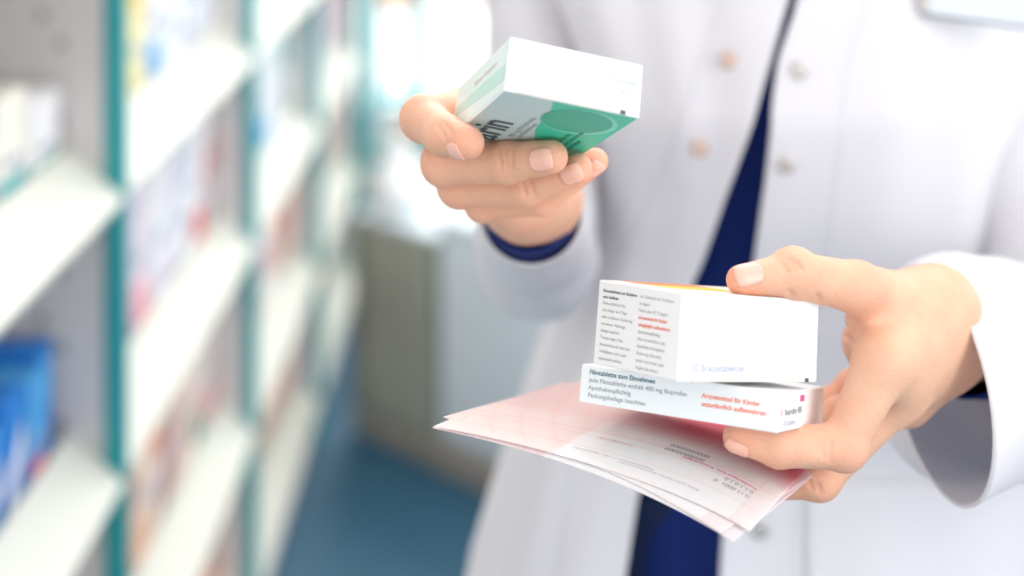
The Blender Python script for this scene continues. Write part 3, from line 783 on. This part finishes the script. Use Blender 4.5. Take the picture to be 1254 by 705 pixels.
# green field whose left border swings in an S
poly = [(W0-.0006, .0006), (W0-.0006, D0-.0006)]
for i in range(24):
    y = D0-.0006-(D0-.0012)*i/23; q = y/D0
    poly.append((W0*(.36+.27*q**1.1+.02*math.sin(q*9)), y))
bottom_patch('green_field', poly, M_green, .00012)
def ell(cx, cy, rx, ry, ang=0, n=40):
    return [(cx+rx*math.cos(t)*math.cos(ang)-ry*math.sin(t)*math.sin(ang), cy+rx*math.cos(t)*math.sin(ang)+ry*math.sin(t)*math.cos(ang)) for t in [2*math.pi*i/n for i in range(n)]]
bottom_patch('light_ring', ell(.0390, .0212, .0158, .0178), M_green3, .00018)
bottom_patch('deep_green_oval', ell(.0378, .0210, .0147, .0164), M_green2, .00024)
txt('large_lettering', dA, 'bottom', D0-.0735, W0-.0168, 'arin', .0205, M_ink, A, bold=.012, eps=.0003, stretch=1.05)
txt('small_lettering', dA, 'bottom', D0-.062, W0-.0225, '500 mg Filmtabletten\nzum Einnehmen', .0032, M_inkg, A, bold=.01, eps=.0003, line=1.0, stretch=1.3)
txt('green_lettering', dA, 'bottom', D0-.064, W0-.0425, 'Bei leichten bis\nstarken Schmerzen\nund Fieber', .0036, mat('dark_green_ink', '14806A', .5), A, bold=.01, eps=.0003, stretch=1.1)
txt('end_lettering', dA, 'front', .037, .0125, 'Ch.-B.: 0000000', .0028, M_inkl, A, bold=.01, eps=.0006)
txt('end_lettering', dA, 'front', .047, .0085, '08.20', .0028, M_inkl, A, bold=.01, eps=.0006)
# B: upper box of the stack
dB = (.0857, .0493, .0335)
RB = [[.7667, .5921, -.2480], [-.6350, .7563, -.1575], [.0943, .2783, .9559]]
B = carton('medicine_box', RB, (.0652, .56, CAM_H-.2346+.0006), dB, 'taller white medicine box under the thumb, on top of the flat box', 'medicine box', M_card)
link('carton', *box_vf(0, dB[0], 0, dB[1], 0, dB[2], .0006), M_card, B)
flap(dB, B, M_card)
sideg = mat('pale_grey_print', 'EBE8E6', .5); M_side = mat('mid_grey_ink', 'B0B1B2', .6)
quad('side_print', dB, 'left', .0008, .0006, dB[1]-.0008, dB[2]-.0006, sideg, B)
txt('side_heading', dB, 'left', .0035, .0290, 'Brausetabletten zur Einnahme\nnach Auflösen', .00168, M_ink, B, bold=.02, eps=.0002, line=1.45)
txt('side_lettering', dB, 'left', .0035, .0241, 'Ohne ärztlichen Rat\nnicht länger als 4 Tage\noder in höherer Dosierung\neinnehmen. Packungs-\nbeilage beachten.\nTrocken lagern. Das\nArzneimittel soll nach dem\nVerfalldatum nicht mehr\nangewendet werden.', .00168, M_side, B, bold=.014, eps=.0002, line=1.62)
txt('side_lettering', dB, 'left', .0255, .0290, 'vor Gebrauch im Trockenen\nzu lagern\nNicht über 25 °C lagern', .00168, M_side, B, bold=.014, eps=.0002, line=1.62)
txt('red_lettering', dB, 'left', .0255, .0208, 'Arzneimittel für Kinder\nunzugänglich aufbewahren', .00172, M_inkr, B, bold=.03, eps=.0002, line=1.6)
txt('side_lettering', dB, 'left', .0255, .0153, 'Apothekenpflichtig\nAlte Arzneimittel in die\nApotheke zurückgeben.\nDosierung, falls nicht\nanders verordnet, nach\nAngabe des Arztes.', .00168, M_side, B, bold=.014, eps=.0002, line=1.62)
quad('top_print', dB, 'top', .001, .001, dB[0]-.001, dB[1]-.001, mat('cream_print', 'F3E4DA', .5), B)
quad('yellow_band', dB, 'top', .012, .018, dB[0]-.03, .034, M_yel, B, eps=.00014)
quad('orange_band', dB, 'top', .012, .034, dB[0]-.03, dB[1]-.001, M_org, B, eps=.00014)
txt('end_lettering', dB, 'front', .009, .0175, 'gegen Schmerzen', .0042, mat('faint_blue_ink', 'CBD3DE', .6), B, bold=.01, eps=.0006)
txt('end_lettering', dB, 'front', .007, .0040, '20 Brausetabletten', .0042, mat('lilac_grey_ink', 'A2A8BE', .6), B, bold=.01, eps=.0006)
# C: lower, flat box
dC = (.0867, .0751, .0152)
RC = [[.8980, .4270, .1060], [-.4379, .8444, .3086], [.0422, -.3235, .9453]]
RC = [[.8980, -.4379, .0422], [.4270, .8444, -.3235], [.1060, .3086, .9453]]
p0C = np.array([.1063, .57, CAM_H-.2587])-dC[0]*np.array(RC[0])
Cc = carton('medicine_box', RC, p0C, dC, 'flat white medicine box at the bottom of the stack, on the prescriptions', 'medicine box', M_card)
link('carton', *box_vf(0, dC[0], 0, dC[1], 0, dC[2], .0005), M_card, Cc)
quad('side_print', dC, 'front', .0006, .0005, dC[0]-.0006, dC[2]-.0005, mat('cool_grey_print', 'E6E8E8', .5), Cc)
txt('side_heading', dC, 'front', .0040, .0116, 'Filmtablette zum Einnehmen', .0026, M_inkb, Cc, bold=.025, eps=.0002)
txt('side_lettering', dC, 'front', .0040, .0085, 'jede Filmtablette enthält 400 mg Ibuprofen\nApothekenpflichtig\nPackungsbeilage beachten', .0025, M_inkg, Cc, bold=.012, eps=.0002, line=1.2, stretch=1.02)
txt('red_lettering', dC, 'front', .0545, .0090, 'Arzneimittel für Kinder\nunzugänglich aufbewahren', .0026, M_inkr, Cc, bold=.02, eps=.0002, line=1.22)
txt('end_lettering', dC, 'right', .010, .0062, 'Ibuprofen 400', .0036, M_inkg, Cc, bold=.02, eps=.0002, stretch=1.3)
txt('end_lettering', dC, 'right', .008, .0022, '20 Tabletten', .0028, M_inkl, Cc, bold=.01, eps=.0002, stretch=1.3)
quad('magenta_mark', dC, 'right', .034, .0105, .041, .0130, M_inkm, Cc)
quad('magenta_mark', dC, 'right', .004, .0062, .007, .0084, mat('light_magenta_print', 'F0A8C8', .5), Cc)

# ------------------------------------------------------------------ prescription forms
def lag(xs, t):
    out = []
    for i in range(len(xs)):
        w = 1
        for j in range(len(xs)):
            if j != i: w *= (t-xs[j])/(xs[i]-xs[j])
        out.append(w)
    return out
def form(rows_, label, tint, warp=None):
    G = np.array([[P(*q) for q in r] for r in rows_])            # v rows, u columns
    us = [0, 1/3, 2/3, 1]; vs = [0, .5, 1]
    def S(u, v, off=0.0):
        if warp:
            du, rot, b0, b1, drop = warp
            u, v = u+du+rot*v*.54, v+(b0+b1*u)/.075; off = off-drop
        a = np.array(lag(vs, v)); b = np.array(lag(us, u)); p = np.einsum('i,j,ijk->k', a, b, G)
        return p+np.array([.05, .28, .95])*off
    nu, nv = 140, 70; v = []; f = []; cols = []
    for j in range(nv):
        for i in range(nu):
            u, w = i/(nu-1), j/(nv-1); v.append(S(u, w))
            c = np.array([.99, .90, .88])*np.array(tint)
            if u < .40: c = c*np.array([.985, .90, .87])
            if .40 < u < .93 and w < .42: c = np.array([1.0, .97, .955])
            if w > .52: k = min(1, (w-.52)/.20)*(.16+.84*min(1, max(0, (u-.36)/.22)))*(.25 if warp else 1); c = c*(1-k)+np.array([.80, .16, .20])*k  # red header print plus the shade under the box, coloured in together
            for g in (.02, .20, .36, .44, .62):                       # ruled lines
                if abs(w-g) < .006 and .03 < u < .97: c = c*np.array([.985, .87, .87])
            for g in (.03, .40, .93):
                if abs(u-g) < .003 and w < .55: c = c*np.array([.985, .86, .85])
            if u < .4 and w > .1 and math.sin(u*60+w*22) > .9: c = c*np.array([1, .93, .93])
            if (u-.56)**2*2+(w-.30)**2 < .012: c = c*np.array([.93, .975, .96])
            cols.append(list(c)+[1])
    for j in range(nv-1):
        for i in range(nu-1): a = j*nu+i; f.append([a, a+1, a+nu+1, a+nu])
    t = empty('prescription_form', tuple(S(.5, .5)), label, 'prescription', 'prescription forms held under the boxes')
    o = np.array(t.location)
    sh = link('sheet', [p-o for p in v], f, M_paper, t, True)
    ca = sh.data.color_attributes.new('print', 'FLOAT_COLOR', 'POINT'); ca.data.foreach_set('color', np.array(cols, np.float32).ravel())
    md = sh.modifiers.new('t', 'SOLIDIFY'); md.thickness = .00015; md.offset = -1
    return t, S, o
sheetA, SA, oA = form([
  [(530,522,.614), (648,547,.606), (790,590,.588), (918,650,.562)],
  [(594,498,.640), (705,517,.632), (842,549,.620), (958,606,.593)],
  [(690,468,.700), (790,488,.690), (905,517,.668), (1000,560,.628)]], 'top pink and white prescription form, its corner tip pointing left, printed side up', (1, 1, 1))
def ptext(u, v, body, size, m, name='form_lettering', bold=.0, fl=True, stretch=1.0):
    # upside down for the viewer, as the form faces its reader
    sx, sy = .142, .075
    put_text(name, body, size, m, sheetA, lambda a, b: SA(u-a/sx, v-b/sy, .00016)-oA, bold, 1.25, stretch)
ptext(.74, .44, '0000000000\n0000000000', .0034, M_inkg, bold=.01)
ptext(.925, .40, 'Krankenkasse bzw. Kostenträger', .0026, M_inkm, 'pink_lettering', bold=.01)
ptext(.925, .30, '0.11.0001  0\n0.1.1.0.1.0', .0034, M_inkg, bold=.01)
ptext(.80, .13, 'Bitte Leerräume durchstreichen', .0026, mat('faint_ink', 'C5C3CA', .7))
ptext(.66, .16, 'Abgabedatum in der Apotheke', .0026, MATS['faint_ink'])
ptext(.55, .36, 'Vertragsarzt', .0028, mat('faint_pink_ink', 'E4B3B5', .7))
ROWS = [
  [(530,522,.614), (648,547,.606), (790,590,.588), (918,650,.562)],
  [(594,498,.640), (705,517,.632), (842,549,.620), (958,606,.593)],
  [(690,468,.700), (790,488,.690), (905,517,.668), (1000,560,.628)]]
form(ROWS, 'second prescription form just beneath the top one, tip showing behind it', (1, .97, .97), (-.072, .19, .020, -.0306, .0010))
form(ROWS, 'lowest prescription form, only its lilac-white lower edge showing', (.99, .96, 1.0), (-.030, .10, .006, -.0160, .0020))
